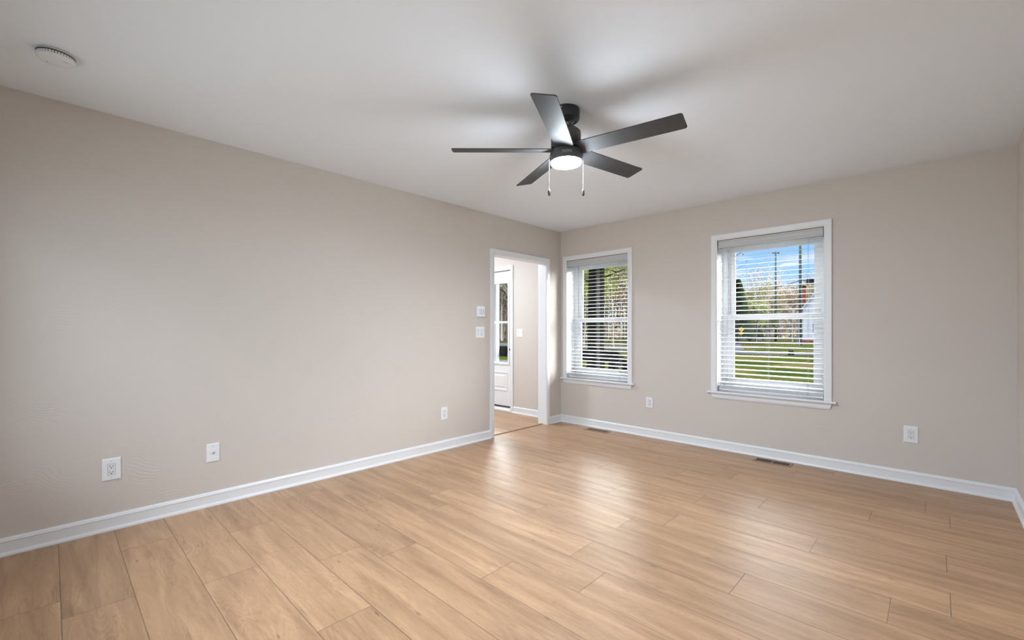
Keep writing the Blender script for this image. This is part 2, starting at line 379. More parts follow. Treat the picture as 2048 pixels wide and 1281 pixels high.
# ------------------------------------------------------------------ casings
CP = [(0, 0), (0, .011), (.006, .012), (.012, .0165), (.038, .0172), (.050, .0178), (.056, .015), (.057, 0)]   # (across from the opening, out of wall)
def casing(mb, a0, a1, z0, z1, side, out, org):
    """two legs and a mitred head around an opening. side: world vector along the wall, out: into the room"""
    o = Vector(org); wv = .057
    def P(a, z, c): return o+side*a+Z*z+out*c
    mb.loft([[P(a0-u, z0, c) for u, c in CP], [P(a0-u, z1+u, c) for u, c in CP], [P(a1+u, z1+u, c) for u, c in CP], [P(a1+u, z0, c) for u, c in CP]])
    return mb

# doorway to the hall
d1 = tag(empty('door_1', (0, (DY0+DY1)/2, 0)), kind='structure')
def child(o, par):
    o.parent = par; o.matrix_parent_inverse = Matrix.Translation(par.location).inverted() if par.rotation_euler[:] == (0, 0, 0) else par.matrix_basis.inverted()
    return o
child(casing(MB(), DY0-.003, DY1+.003, 0, DZ+.003, Y, X, (0, 0, 0)).build('casing', M['trim']), d1)
child(casing(MB(), DY0-.003, DY1+.003, 0, DZ+.003, Y, -X, (-.12, 0, 0)).build('casing', M['trim']), d1)
j = MB(); j.box(-.122, .002, DY0-.019, DY0, 0, DZ); j.box(-.122, .002, DY1, DY1+.019, 0, DZ); j.box(-.122, .002, DY0-.019, DY1+.019, DZ, DZ+.019)
child(j.build('jamb', M['trim'], bevel=.0015), d1)
st = MB().extrude([(-.024, .0), (-.020, .006), (-.008, .0095), (.010, .0095), (.018, .0)], (-.068, DY0+.001, 0), (-.068, DY1-.001, 0), (X, Z)).build('threshold_strip', M['tmold'])
child(st, d1)
g = MB().box(-.0465, -.0405, DY0+.001, DY1-.001, 0.0, .0015).build('threshold_gap', M['hole']); child(g, d1)

# front door of the hall
d2 = tag(empty('door_2', ((FD[0]+FD[1])/2, 0, 0)), kind='structure')
child(casing(MB(), FD[0]-.006, FD[1]+.006, 0, FDZ+.008, X, -Y, (0, 0, 0)).build('casing', M['trim']), d2)
j = MB(); j.box(FD[0]-.028, FD[0]-.003, -.002, .227, 0, FDZ+.003); j.box(FD[1]+.003, FD[1]+.028, -.002, .227, 0, FDZ+.003); j.box(FD[0]-.028, FD[1]+.028, -.002, .227, FDZ+.003, FDZ+.028)
child(j.build('jamb', M['trim'], bevel=.002), d2)
GX0, GX1, GZ0, GZ1 = FD[0]+.15, -.985, .70, 1.862    # glass opening
sy0, sy1 = .035, .08
s = MB(); s.box(FD[0], GX0-.03, sy0, sy1, .045, FDZ-.004); s.box(GX1+.03, FD[1], sy0, sy1, .045, FDZ-.004)
s.box(GX0-.03, GX1+.03, sy0, sy1, GZ1+.03, FDZ-.004); s.box(GX0-.03, GX1+.03, sy0, sy1, .045, GZ0-.03)
slab = child(s.build('door_slab', M['trim']), d2)
fr = MB()
for (a, b_, z0, z1) in ((GX0-.032, GX0, GZ0-.032, GZ1+.032), (GX1, GX1+.032, GZ0-.032, GZ1+.032), (GX0, GX1, GZ0-.032, GZ0), (GX0, GX1, GZ1, GZ1+.032)): fr.box(a, b_, sy0-.010, sy1+.01, z0, z1)
lf = child(fr.build('lite_frame', M['vinyl'], bevel=.003), d2)
gg = MB().box(GX0, GX1, .055, .059, GZ0, GZ1).build('glass_pane', M['glass']); child(gg, d2)
mu = MB(); mu.box(GX0, GX1, sy0-.004, .055, 1.278, 1.306); mu.box((GX0+GX1)/2-.012, (GX0+GX1)/2+.012, sy0-.004, .055, GZ0, GZ1); child(mu.build('muntin', M['vinyl'], bevel=.002), d2)
# two raised panels under the glass
for (a, b_) in ((FD[0]+.13, (FD[0]+FD[1])/2-.04), ((FD[0]+FD[1])/2+.04, FD[1]-.085)):
    z0, z1 = .285, .57; p = MB()
    def ring(i, y): return [(a+i, y, z0+i), (b_-i, y, z0+i), (b_-i, y, z1-i), (a+i, y, z1-i)]
    p.loft([ring(0, sy0), ring(.006, sy0-.007), ring(.02, sy0-.007), ring(.032, sy0-.001), ring(.05, sy0-.001), ring(.066, sy0-.007)], caps=True)
    child(p.build('door_panel', M['trim']), d2)
child(MB().box(FD[0], FD[1], sy0-.012, sy0+.03, .055, .072).build('door_sweep', M['rubber']), d2)
child(MB().box(FD[0]-.003, FD[1]+.003, sy0+.02, sy1, FDZ-.012, FDZ+.003).build('weather_strip', M['rubber']), d2)
child(MB().extrude([(-.01, 0), (-.01, .02), (.03, .045), (.12, .045), (.16, .01), (.16, 0)], (FD[0]-.003, 0, 0), (FD[1]+.003, 0, 0), (Y, Z)).build('sill', M['trim'], bevel=.002), d2)
k = MB(); k.box(FD[1]-.034, FD[1]-.012, sy0-.003, sy0, .865, .925); k.box(FD[1]-.028, FD[1]-.016, sy0-.03, sy0-.003, .880, .912)
child(k.build('door_latch', M['black_hw'], bevel=.002), d2)

# unseen fill lamp added on the hall ceiling to brighten the hall
hl = tag(empty('hall_fill_lamp', (-1.35, -1.25, RH)), 'unseen round fill lamp added on the hall ceiling beyond the doorway', 'fill lamp')
MB().lathe([(.0001, 0), (.16, 0), (.16, -.03), (.15, -.035)], n=40).build('light_pan', M['plate'], hl)
MB().lathe([(.148, -.032), (.145, -.055), (.11, -.075), (.05, -.085), (.0001, -.087)], n=40).build('diffuser', M['fill_hall'], hl)

# ------------------------------------------------------------------ windows
def make_window(name, a0, a1):
    e = tag(empty(name, ((a0+a1)/2, 0, WZ0)), kind='structure')
    c = casing(MB(), a0, a1, WZ0, WZ1, X, -Y, (0, 0, 0)); child(c.build('casing', M['trim']), e)
    st = MB(); pr = [(.16, 0), (-.035, 0), (-.0385, -.004), (-.0385, -.014), (-.035, -.018), (.16, -.018)]
    st.extrude(pr, (a0-.001, 0, WZ0), (a1+.001, 0, WZ0), (Y, Z))
    for (u, v) in ((a0-.088, a0-.001), (a1+.001, a1+.088)):
        st.extrude([(-.0005, 0), (-.035, 0), (-.0385, -.004), (-.0385, -.014), (-.035, -.018), (-.0005, -.018)], (u, 0, WZ0), (v, 0, WZ0), (Y, Z))
    child(st.build('stool', M['trim'], bevel=.002), e)
    ap = MB(); zt, zb = WZ0-.018, WZ0-.073
    prof = [(0, 0), (-.017, 0), (-.0165, -.012), (-.0135, -.016), (-.014, -.038), (-.0115, -.044), (-.009, -.052), (0, -.055)]
    ap.loft([[(a0-.056-(d*0)+(-dz)*.28, d, zt+dz) for d, dz in prof], [(a1+.056+dz*.28, d, zt+dz) for d, dz in prof]])
    child(ap.build('apron', M['trim']), e)
    j = MB(); j.box(a0-.012, a0, 0, .226, WZ0, WZ1); j.box(a1, a1+.012, 0, .226, WZ0, WZ1); j.box(a0-.012, a1+.012, 0, .226, WZ1, WZ1+.012); j.box(a0-.012, a1+.012, .16, .245, WZ0-.02, WZ0)
    child(j.build('jamb', M['trim']), e)
    fy0, fy1 = .157, .223
    f = MB(); fw = .038
    f.box(a0, a0+fw, fy0, fy1, WZ0, WZ1); f.box(a1-fw, a1, fy0, fy1, WZ0, WZ1); f.box(a0+fw, a1-fw, fy0, fy1, WZ1-fw, WZ1); f.box(a0+fw, a1-fw, fy0, fy1, WZ0, WZ0+fw)
    f.box(a0+fw, a0+fw+.008, fy0+.008, fy0+.028, WZ0+fw, WZ1-fw); f.box(a1-fw-.008, a1-fw, fy0+.008, fy0+.028, WZ0+fw, WZ1-fw)
    child(f.build('window_frame', M['vinyl'], bevel=.002), e)
    def sash(nm, z0, z1, y0, y1, sw, bot, top):
        s_ = MB(); A, B = a0+fw, a1-fw
        s_.box(A, A+sw, y0, y1, z0, z1); s_.box(B-sw, B, y0, y1, z0, z1); s_.box(A+sw, B-sw, y0, y1, z0, z0+bot); s_.box(A+sw, B-sw, y0, y1, z1-top, z1)
        o = child(s_.build(nm, M['vinyl'], bevel=.003), e)
        b_ = MB(); q = .007   # glazing bead
        b_.box(A+sw, A+sw+q, y0+.008, y1-.006, z0+bot, z1-top); b_.box(B-sw-q, B-sw, y0+.008, y1-.006, z0+bot, z1-top); b_.box(A+sw+q, B-sw-q, y0+.008, y1-.006, z0+bot, z0+bot+q); b_.box(A+sw+q, B-sw-q, y0+.008, y1-.006, z1-top-q, z1-top)
        bb = b_.build('glazing_bead', M['vinyl']); bb.parent = o
        pn = MB().box(A+sw+q, B-sw-q, (y0+y1)/2-.002, (y0+y1)/2+.002, z0+bot+q, z1-top-q).build('glass_pane', M['glass']); pn.parent = o
        return o
    mid = 1.308
    sash('upper_sash', mid-.02, WZ1-fw, .193, .221, .060, .036, .062)
    lo = sash('lower_sash', WZ0+fw, mid+.018, .161, .189, .060, .072, .040)
    return e
make_window('window_1', *W1); make_window('window_2', *W2)

# unseen window added behind the camera, opening for the fill light
e4 = tag(empty('window_added_rear', ((W3[0]+W3[1])/2, -RL, W3[2])), kind='structure')
f = MB(); a0, a1, z0, z1 = W3
for (u, v, q, r) in ((a0, a0+.05, z0, z1), (a1-.05, a1, z0, z1), (a0+.05, a1-.05, z0, z0+.05), (a0+.05, a1-.05, z1-.05, z1), ((a0+a1)/2-.04, (a0+a1)/2+.04, z0+.05, z1-.05)): f.box(u, v, -RL-.10, -RL-.04, q, r)
child(f.build('window_frame', M['vinyl'], bevel=.003), e4)
for (u, v) in ((a0+.05, (a0+a1)/2-.04), ((a0+a1)/2+.04, a1-.05)): child(MB().box(u, v, -RL-.072, -RL-.068, z0+.05, z1-.05).build('glass_pane', M['glass']), e4)
child(casing(MB(), a0, a1, z0, z1, X, Y, (0, -RL, 0)).build('casing', M['trim']), e4)
child(MB().box(a0-.08, a1+.08, -RL-.04, -RL+.04, z0-.018, z0).build('stool', M['trim'], bevel=.003), e4)

# ------------------------------------------------------------------ blinds
def make_blind(a0, a1, wo=.115):
    g = .007; x0, x1 = a0+g, a1-g; xc = (a0+a1)/2
    e = empty('window_blind', (xc, .045, WZ1))
    vz1, vz0 = WZ1-.003, WZ1-.078
    v = MB(); pv = [(.004, vz1), (.000, vz1-.004), (-.001, vz1-.016), (.003, vz1-.024), (.003, vz0+.022), (-.001, vz0+.014), (.0, vz0+.004), (.004, vz0), (.013, vz0), (.013, vz1)]
    v.extrude([(q, w_) for q, w_ in pv], (x0, .0, 0), (x1, .0, 0), (Y, Z))
    for (u, w_) in ((x0, x0+.010), (x1-.010, x1)): v.box(u, w_, .0135, .070, vz0, vz1)
    child(v.build('valance', M['valance'], bevel=.001), e)
    child(MB().box(x0+.012, x1-.012, .018, .072, WZ1-.048, WZ1-.003).build('headrail', M['valance'], bevel=.003), e)
    sm = MB(); tilt = math.radians(7.5); n = 0; z = vz0-.004; zb = .606
    cy = .046; zs = []
    while z > zb+.03: zs.append(z); z -= .0438
    for q in range(6): zs.append(zb+.0046*(5-q)+.001)
    for i, z in enumerate(zs):
        t = tilt if i < len(zs)-6 else 0
        pr = []
        for k in range(7):
            u = -.0252+.0504*k/6; pr.append((u, .0022*(1-(u/.0252)**2)))
        top = [(u, h+.0014) for u, h in pr]; bot = [(u, h-.0014) for u, h in pr][::-1]
        c, s_ = math.cos(t), math.sin(t)
        prof = [(u*c-h*s_, u*s_+h*c) for u, h in top+bot]
        sm.extrude(prof, (x0+.003, cy, z), (x1-.003, cy, z), (Y, Z))
    child(sm.build('slats', M['slat']), e)
    child(MB().extrude(rrect(.051, .017, .004, 3), (x0+.003, cy, zb-.012), (x1-.003, cy, zb-.012), (Y, Z)).build('bottom_rail', M['slat']), e)
    lc = MB()
    for xx in (x0+.115, xc, x1-.115):
        for yy in (cy-.0262, cy+.0262): lc.tube([(xx-.006, yy, vz1-.03), (xx-.006, yy, zb-.012)], .0006, 4); lc.tube([(xx+.006, yy, vz1-.03), (xx+.006, yy, zb-.012)], .0006, 4)
        lc.tube([(xx, cy, vz1-.03), (xx, cy, zb-.012)], .0007, 4)
        for z in zs[:-6]: lc.tube([(xx-.006, cy-.026, z-.004), (xx-.006, cy+.026, z+.003)], .0005, 4)
    child(lc.build('ladder_cords', M['cord']), e)
    wd_ = MB(); wx = x0+wo; wd_.tube([(wx, .008, vz0+.012), (wx, .006, vz0-.03), (wx, .004, 1.335)], .0035, 6)
    child(wd_.build('tilt_wand', M['cord']), e)
    return e
tag(make_blind(*W1, wo=.165), 'open white slatted blind with grey valance in the window beside the room corner', 'blind', 'slatted blinds in the two front windows')
tag(make_blind(*W2), 'open white slatted blind in the window with blue sky, a yellow sign and poles outside', 'blind', 'slatted blinds in the two front windows')

# ------------------------------------------------------------------ ceiling fan
FC = (1.957, -2.507, RH)
fan = tag(empty('ceiling_fan', FC), 'black five-blade ceiling fan with lit round white light and two pull chains', 'ceiling fan')
cn_ = MB(); cn_.lathe([(.0001, -.001), (.079, -.001), (.080, -.004), (.080, -.050), (.076, -.060), (.066, -.064), (.062, -.058), (.052, -.056), (.050, -.068), (.040, -.074), (.024, -.074), (.022, -.060), (.0001, -.060)], n=56)
can = cn_.build('canopy', M['fan_black'], fan)
for a in (-70, 110):
    x_, y_ = .0805*math.cos(math.radians(a)), .0805*math.sin(math.radians(a))
    sc = MB(); sc.lathe([(.0001, 0), (.004, 0), (.004, .002), (.0001, .003)], n=12, m=Matrix.Translation((x_, y_, -.016)) @ Matrix.Rotation(math.radians(a), 4, 'Z') @ Matrix.Rotation(PI/2, 4, 'Y')); sc.build('screw', M['steel'], can)
# everything below the ball hangs a touch out of plumb
TB = Matrix.Translation((0, 0, -.07)) @ Matrix.Rotation(math.radians(1.1), 4, 'X') @ Matrix.Translation((0, 0, .07))
b_ = MB(); b_.lathe([(.0001, -.056), (.014, -.058), (.021, -.068), (.017, -.080), (.0125, -.084), (.0125, -.102), (.02, -.106), (.02, -.11)], n=32, m=TB); b_.build('hanger_ball', M['steel'], fan)
mo = MB(); mo.lathe([(.0001, -.096), (.030, -.096), (.034, -.099), (.036, -.104), (.056, -.106), (.062, -.110), (.064, -.118), (.078, -.122), (.085, -.131), (.086, -.140), (.086, -.222), (.0001, -.222)], n=56, m=TB)
mo.build('motor_housing', M['fan_grey'], fan)
lh = MB(); lh.lathe([(.0001, -.238), (.088, -.238), (.091, -.241), (.0915, -.288), (.0905, -.296), (.084, -.298)], n=64, m=TB)
lk = lh.build('light_housing', M['fan_grey'], fan)
df = MB(); df.lathe([(.086, -.295), (.0878, -.298), (.0875, -.305), (.083, -.312), (.066, -.317), (.035, -.3195), (.0001, -.320)], n=64, m=TB)
df.build('light_diffuser', M['opal'], fan)
# blades
A0 = math.radians(10.1)
for k in range(5):
    a = A0+2*PI*k/5
    mt = TB @ Matrix.Translation((0, 0, -.232)) @ Matrix.Rotation(a, 4, 'Z') @ Matrix.Rotation(math.radians(-13), 4, 'X')
    r0, r1, wr, wt, th = .075, .655, .058, .0615, .0028
    out = [(r0, -wr+.008), (r0+.02, -wr)] + [(r1-.014+.014*math.cos(t), -wt+.014+.014*math.sin(t)) for t in [math.radians(-90+q*15) for q in range(7)]] \
        + [(r1-.014+.014*math.cos(t), wt-.014+.014*math.sin(t)) for t in [math.radians(q*15) for q in range(7)]] + [(r0+.02, wr), (r0, wr-.008)]
    bl = MB(); bl.loft([[mt @ Vector((x_, -y_, -th)) for x_, y_ in out], [mt @ Vector((x_, -y_, th)) for x_, y_ in out]])
    bo = bl.build('blade', M['blade'], fan, bevel=.0012)
    ir = MB(); ir.box(.045, .16, -.022, .022, .003, .007, mt); ir.build('blade_bracket', M['fan_black'], bo, bevel=.002)
# name plate on the light housing, facing the room's near right corner
pa = math.atan2(-2.06+.12, 1.54+.05)
pm = TB @ Matrix.Rotation(pa, 4, 'Z')
pl = MB()
def cyl(u, z): return pm @ Vector((.0921*math.cos(u/.0921), .0921*math.sin(u/.0921), z))
def cylq(mb, u0, u1, z0, z1, n=8):
    mb.loft([[cyl(u0+(u1-u0)*i/n, z0) for i in range(n+1)], [cyl(u0+(u1-u0)*i/n, z1) for i in range(n+1)]], close=False, caps=False)
for (u0, u1, q0, q1) in ((-.026, .026, -.2600, -.2592), (-.026, .026, -.2734, -.2726), (-.026, -.0252, -.2734, -.2592), (.0252, .026, -.2734, -.2592)): cylq(pl, u0, u1, q0, q1)
pl.build('name_plate', M['logo'], lk)
def text_mesh(txt, size):
    cu = bpy.data.curves.new('t', 'FONT'); cu.body = txt; cu.size = size; cu.align_x = 'CENTER'; cu.align_y = 'CENTER'; cu.resolution_u = 2
    to = bpy.data.objects.new('t', cu); COL.objects.link(to); bpy.context.view_layer.update()
    me = bpy.data.meshes.new_from_object(to.evaluated_get(bpy.context.evaluated_depsgraph_get())); bpy.data.objects.remove(to, do_unlink=True)
    return me
tm = text_mesh('HUNTER', .0115)
for v in tm.vertices: v.co = cyl(v.co.x*1.0, -.2663+v.co.y)
tm.materials.clear(); tm.materials.append(M['logo']); to = bpy.data.objects.new('lettering', tm); COL.objects.link(to); to.parent = lk
# pull chains, one each side of the light as seen from the doorway corner
for sgn, nm in ((-1, 0), (1, 1)):
    p = RGT*(.0975*sgn)-FWD*.004; chn = MB(); z = -.262
    base = TB @ Vector((p.x, p.y, z)); arm = TB @ Vector((RGT.x*.088*sgn, RGT.y*.088*sgn, z))
    chn.tube([arm, base], .0025, 6)
    zz = base.z; zend = -.455
    while zz > zend:
        chn.lathe([(.0002, .0011), (.0011, 0), (.0002, -.0011)], c=(base.x, base.y, zz), n=6); zz -= .0030
    chn.tube([(base.x, base.y, base.z), (base.x, base.y, zend)], .0004, 4)
    co = chn.build('pull_chain', M['chain'], fan)
    fb = MB(); fb.lathe([(.0002, .0), (.003, -.002), (.0065, -.008), (.0085, -.016), (.008, -.026), (.0065, -.034), (.004, -.038), (.0002, -.039)] if sgn < 0 else
                        [(.0002, 0), (.004, -.002), (.007, -.008), (.0075, -.012), (.0075, -.034), (.006, -.038), (.0002, -.039)], c=(base.x, base.y, zend), n=20); fb.build('chain_fob', M['fob'], co)

# ------------------------------------------------------------------ smoke detector
sd = tag(empty('smoke_detector', (.585, -4.545, RH)), 'round white smoke alarm on the ceiling near the left wall', 'smoke detector')
MB().lathe([(.0001, 0), (.062, 0), (.062, -.006), (.0655, -.0062), (.0655, -.010)], n=56).build('mounting_plate', M['plate'], sd)
MB().lathe([(.0645, -.0105), (.0645, -.016), (.060, -.0165), (.060, -.026), (.0001, -.026)], n=56).build('vent_core', M['vent_dark'], sd)
rb = MB()
for k in range(40):
    a = 2*PI*k/40; m_ = Matrix.Rotation(a, 4, 'Z'); rb.box(.0595, .0643, -.0035, .0035, -.0265, -.0155, m_)
rb.build('vent_ribs', M['plate'], sd)
MB().lathe([(.0640, -.0262), (.0640, -.030), (.061, -.034), (.050, -.036), (.0001, -.0365)], n=56).build('cover', M['plate'], sd)
MB().lathe([(.0001, -.0375), (.009, -.0375), (.0095, -.0365)], c=(.022, .030, 0), n=24).build('test_button', M['plate_dim'], sd)
MB().lathe([(.0001, -.0372), (.0022, -.0372), (.0024, -.0364)], c=(-.03, -.028, 0), n=12).build('indicator', M['hole'], sd)

# ------------------------------------------------------------------ wall plates (local: x along wall, z up, -y out of wall)
def plate(par, w, h, mat=None):
    m = MB(); P0, P1, P2 = rrect(w, h, .003), rrect(w-.004, h-.004, .002), rrect(w-.012, h-.012, .002)
    m.loft([[(a, 0, c) for a, c in P0], [(a, -.0025, c) for a, c in P0], [(a, -.0055, c) for a, c in P1], [(a, -.0065, c) for a, c in P2]])
    return m.build('cover_plate', mat or M['plate'], par)
def screw(par, x_, z_, r=.0035, y_=-.0065):
    m = MB(); m.lathe([(.0001, .0012), (r*.8, .0012), (r, 0)], n=14, m=Matrix.Translation((x_, y_, z_)) @ Matrix.Rotation(PI/2, 4, 'X')); m.build('screw', M['plate_dim'], par)
    m = MB().box(x_-r*.75, x_+r*.75, y_-.0016, y_-.0011, z_-.0005, z_+.0005); m.build('screw_slot', M['hole'], par)
def outlet(loc, rz, w, h):
    e = empty('electrical_outlet', loc, (0, 0, rz)); plate(e, w, h)
    m = MB(); R0 = rrect(.0335, .067, .0025); m.loft([[(a, -.006, c) for a, c in R0], [(a, -.0085, c) for a, c in rrect(.0325, .066, .0025)]])
    r = m.build('receptacle', M['plate_dim'], e)
    m = MB(); R1 = rrect(.0352, .0687, .003); m.loft([[(a, -.0064, c) for a, c in R1], [(a, -.0067, c) for a, c in R1]]); m.build('insert_gap', simple('shadow gap', (.2, .2, .2), .8), r)
    for dz in (.0195, -.0145):
        s_ = MB(); s_.box(-.0078, -.0056, -.0092, -.0084, dz-.0045, dz+.0045); s_.box(.0056, .0078, -.0092, -.0084, dz-.0038, dz+.0038)
        s_.loft([[(a, y_, dz-.0105+c) for a, c in rrect(.0056, .0056, .0026, 4)] for y_ in (-.0084, -.0092)]); s_.build('socket_slots', M['hole'], r)
    for dz in (.048, -.048): screw(e, 0, dz, .0028)
    return e
eps = .0
grp = 'white electrical outlets low on the walls'
tag(outlet((0, -4.314, .355), PI/2, .084, .128), 'large white outlet low on the left wall, nearest the viewer', 'electrical outlet', grp)
tag(outlet((0, -1.878, .355), PI/2, .076, .122), 'white outlet low on the left wall just left of the doorway', 'electrical outlet', grp)
tag(outlet((1.222, 0, .377), 0, .076, .116), 'small white outlet below and between the two windows', 'electrical outlet', grp)
tag(outlet((3.36, 0, .373), 0, .084, .128), 'white outlet on the back wall to the right of the wide-sky window', 'electrical outlet', grp)
# coax plate
e = tag(empty('cable_outlet', (0, -3.808, .352), (0, 0, PI/2)), 'white cable jack plate with one round connector low on the left wall', 'cable outlet'); plate(e, .075, .122)
m = MB(); m.lathe([(.0001, 0), (.0075, 0), (.0075, .004), (.0048, .0045), (.0048, .013), (.0001, .013)], n=6, m=Matrix.Translation((0, -.0065, 0)) @ Matrix.Rotation(PI/2, 4, 'X')); m.build('coax_jack', M['steel'], e)
screw(e, 0, .042); screw(e, 0, -.042)
# double switch left of the doorway
e = tag(empty('light_switch', (0, -1.402, 1.152), (0, 0, PI/2)), 'white double switch plate left of the doorway, under the slotted control', 'light switch'); plate(e, .122, .118)
def rocker(par, x_, tilt=.0):
    m = MB(); R1 = rrect(.0352, .0687, .003, cx=x_); m.loft([[(a, -.0064, c) for a, c in R1], [(a, -.0067, c) for a, c in R1]]); m.build('insert_gap', M['cord'], par)
    m = MB(); m.loft([[(a, -.006, c) for a, c in rrect(.0325, .066, .0025, cx=x_)], [(a, -.0095-.05*tilt*c, c) for a, c in rrect(.031, .0645, .0025, cx=x_)]]); return m.build('rocker', M['plate_dim'], par)
rocker(e, -.028, 1.0); r = rocker(e, .028, 0)
m = MB().box(.014, .042, -.013, -.0095, -.030, -.010); m.build('dimmer_slider', M['plate'], e, bevel=.001); m = MB().box(.0125, .0137, -.0102, -.0094, -.031, -.012); m.build('slider_groove', M['hole'], e)
# three slot wall control above
e = tag(empty('wall_control', (0, -1.398, 1.372), (0, 0, PI/2)), 'small white box with three upright slots on the left wall above the double switch', 'wall control')
m = MB(); Rb = rrect(.104, .116, .006); m.loft([[(a, 0, c) for a, c in rrect(.108, .120, .006)], [(a, -.014, c) for a, c in Rb], [(a, -.022, c) for a, c in rrect(.094, .108, .006)], [(a, -.024, c) for a, c in rrect(.086, .10, .006)]]); m.build('housing', M['plate'], e)
m = MB()
for x_ in (-.026, 0, .026): m.box(x_-.003, x_+.003, -.0248, -.0236, -.034, .026)
m.build('slots', simple('slot grey', (.22, .22, .23), .7, noise=.05), e)
# hall switch
e = tag(empty('light_switch', (-.717, 0, 1.136), (0, 0, 0)), 'white switch plate on the hall wall, seen through the doorway', 'light switch'); plate(e, .116, .118); rocker(e, -.026, 1.0); rocker(e, .026, -1.0)

# ------------------------------------------------------------------ floor registers
def register(x_, y_, w, d):
    e = empty('floor_register', (x_, y_, 0)); iw, id_ = w-.045, d-.05
    fr = MB(); a, b_ = w/2, d/2; c, q = iw/2, id_/2
    fr.loft([[(-a, -b_, 0), (a, -b_, 0), (a, b_, 0), (-a, b_, 0)], [(-a, -b_, .0015), (a, -b_, .0015), (a, b_, .0015), (-a, b_, .0015)], [(-a+.008, -b_+.008, .005), (a-.008, -b_+.008, .005), (a-.008, b_-.008, .005), (-a+.008, b_-.008, .005)],
             [(-c, -q, .0055), (c, -q, .0055), (c, q, .0055), (-c, q, .0055)], [(-c, -q, .001), (c, -q, .001), (c, q, .001), (-c, q, .001)]], caps=False)
    fr.build('register_frame', M['register'], e)
    MB().box(-c, c, -q, q, .0006, .0012).build('register_well', M['hole'], e)
    sl_ = MB(); n = 20
    for k in range(n+1):
        xx = -c+iw*k/n; sl_.box(xx-.0016, xx+.0016, -q, q, .0008, .0050)
    sl_.box(-.0045, .0045, -q, q, .0008, .0052); sl_.build('louvers', M['register'], e)
    return e
tag(register(2.452, -.132, .302, .142), 'brown metal floor vent under the window with the yellow sign outside', 'floor vent', 'floor vents along the back wall')
tag(register(.642, -.141, .302, .130), 'brown metal floor vent under the window nearest the room corner', 'floor vent', 'floor vents along the back wall')
#EXTERIOR
# ------------------------------------------------------------------ outside
G = -0.5
K = 0.135          # exposure put into outdoor colours: dimmed to offset the brightened sky
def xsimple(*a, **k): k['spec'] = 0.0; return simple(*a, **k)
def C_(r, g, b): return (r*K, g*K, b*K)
def at(px, d, z=G):
    p = CAM+(FWD+RGT*((px-1024)/FPX))*d; return Vector((p.x, p.y, z))
def atY(px, y_, z=0):
    dr = FWD+RGT*((px-1024)/FPX); t = (y_-CAM.y)/dr.y; p = CAM+dr*t; return Vector((p.x, y_, z)), t
def zpx(py, d): return CAM.z+(HORIZON-py)/FPX*d
def ground_mat():
    m, n, b = new_mat('spring lawn'); L = n.links; b.inputs['Roughness'].default_value = 1; inp(b, ['Specular IOR Level', 'Specular'], 0)
    t = n.nodes.new('ShaderNodeTexCoord')
    def nz(sc, d):
        k = n.nodes.new('ShaderNodeTexNoise'); k.inputs['Scale'].default_value = sc; k.inputs['Detail'].default_value = d; L.new(t.outputs['Object'], k.inputs['Vector']); return k.outputs[0]
    r1 = n.nodes.new('ShaderNodeValToRGB'); L.new(nz(.35, 6), r1.inputs[0]); e_ = r1.color_ramp.elements
    e_[0].position = .40; e_[0].color = (*C_(.095, .150, .028), 1); e_[1].position = .62; e_[1].color = (*C_(.36, .27, .11), 1)
    q = r1.color_ramp.elements.new(.52); q.color = (*C_(.20, .22, .045), 1)
    r2 = n.nodes.new('ShaderNodeMapRange'); L.new(nz(9, 5), r2.inputs[0]); r2.inputs[1].default_value = .3; r2.inputs[2].default_value = .7; r2.inputs[3].default_value = .6; r2.inputs[4].default_value = 1.4
    v = n.nodes.new('ShaderNodeVectorMath'); v.operation = 'SCALE'; L.new(r1.outputs[0], v.inputs[0]); L.new(r2.outputs[0], v.inputs['Scale']); L.new(v.outputs[0], b.inputs['Base Color'])
    return m
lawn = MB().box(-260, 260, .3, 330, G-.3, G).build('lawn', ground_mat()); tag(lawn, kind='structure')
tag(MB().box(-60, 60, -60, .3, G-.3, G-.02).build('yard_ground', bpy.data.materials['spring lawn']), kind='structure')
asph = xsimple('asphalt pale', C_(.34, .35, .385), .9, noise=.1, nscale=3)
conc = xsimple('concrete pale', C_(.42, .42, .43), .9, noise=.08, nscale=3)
def strip(name, pts, mat, h=.03):
    m = MB(); n = len(pts); lo = [Vector((p.x, p.y, G-.02)) for p in pts]; hi_ = [Vector((p.x, p.y, G+h)) for p in pts]
    m.loft([lo, hi_]); return tag(m.build(name, mat), kind='structure')
strip('road', [at(700, 72), at(980, 50), at(1230, 39), at(1500, 31.5), at(1700, 29), at(1700, 32.8), at(1500, 36), at(1230, 49), at(980, 62), at(700, 92)], asph)
strip('side_street', [at(1440, 38), at(1489, 38), at(1482, 52), at(1474, 80), at(1430, 80)], asph, .035)
strip('far_street', [at(1380, 80), at(1534, 80), at(1534, 92), at(1380, 92)], xsimple('asphalt grey', C_(.22, .22, .24), .9, noise=.1, nscale=3), .04)
strip('front_walk', [at(900, 20), at(1040, 20), at(1040, 24.5), at(900, 24.5)], conc, .03)

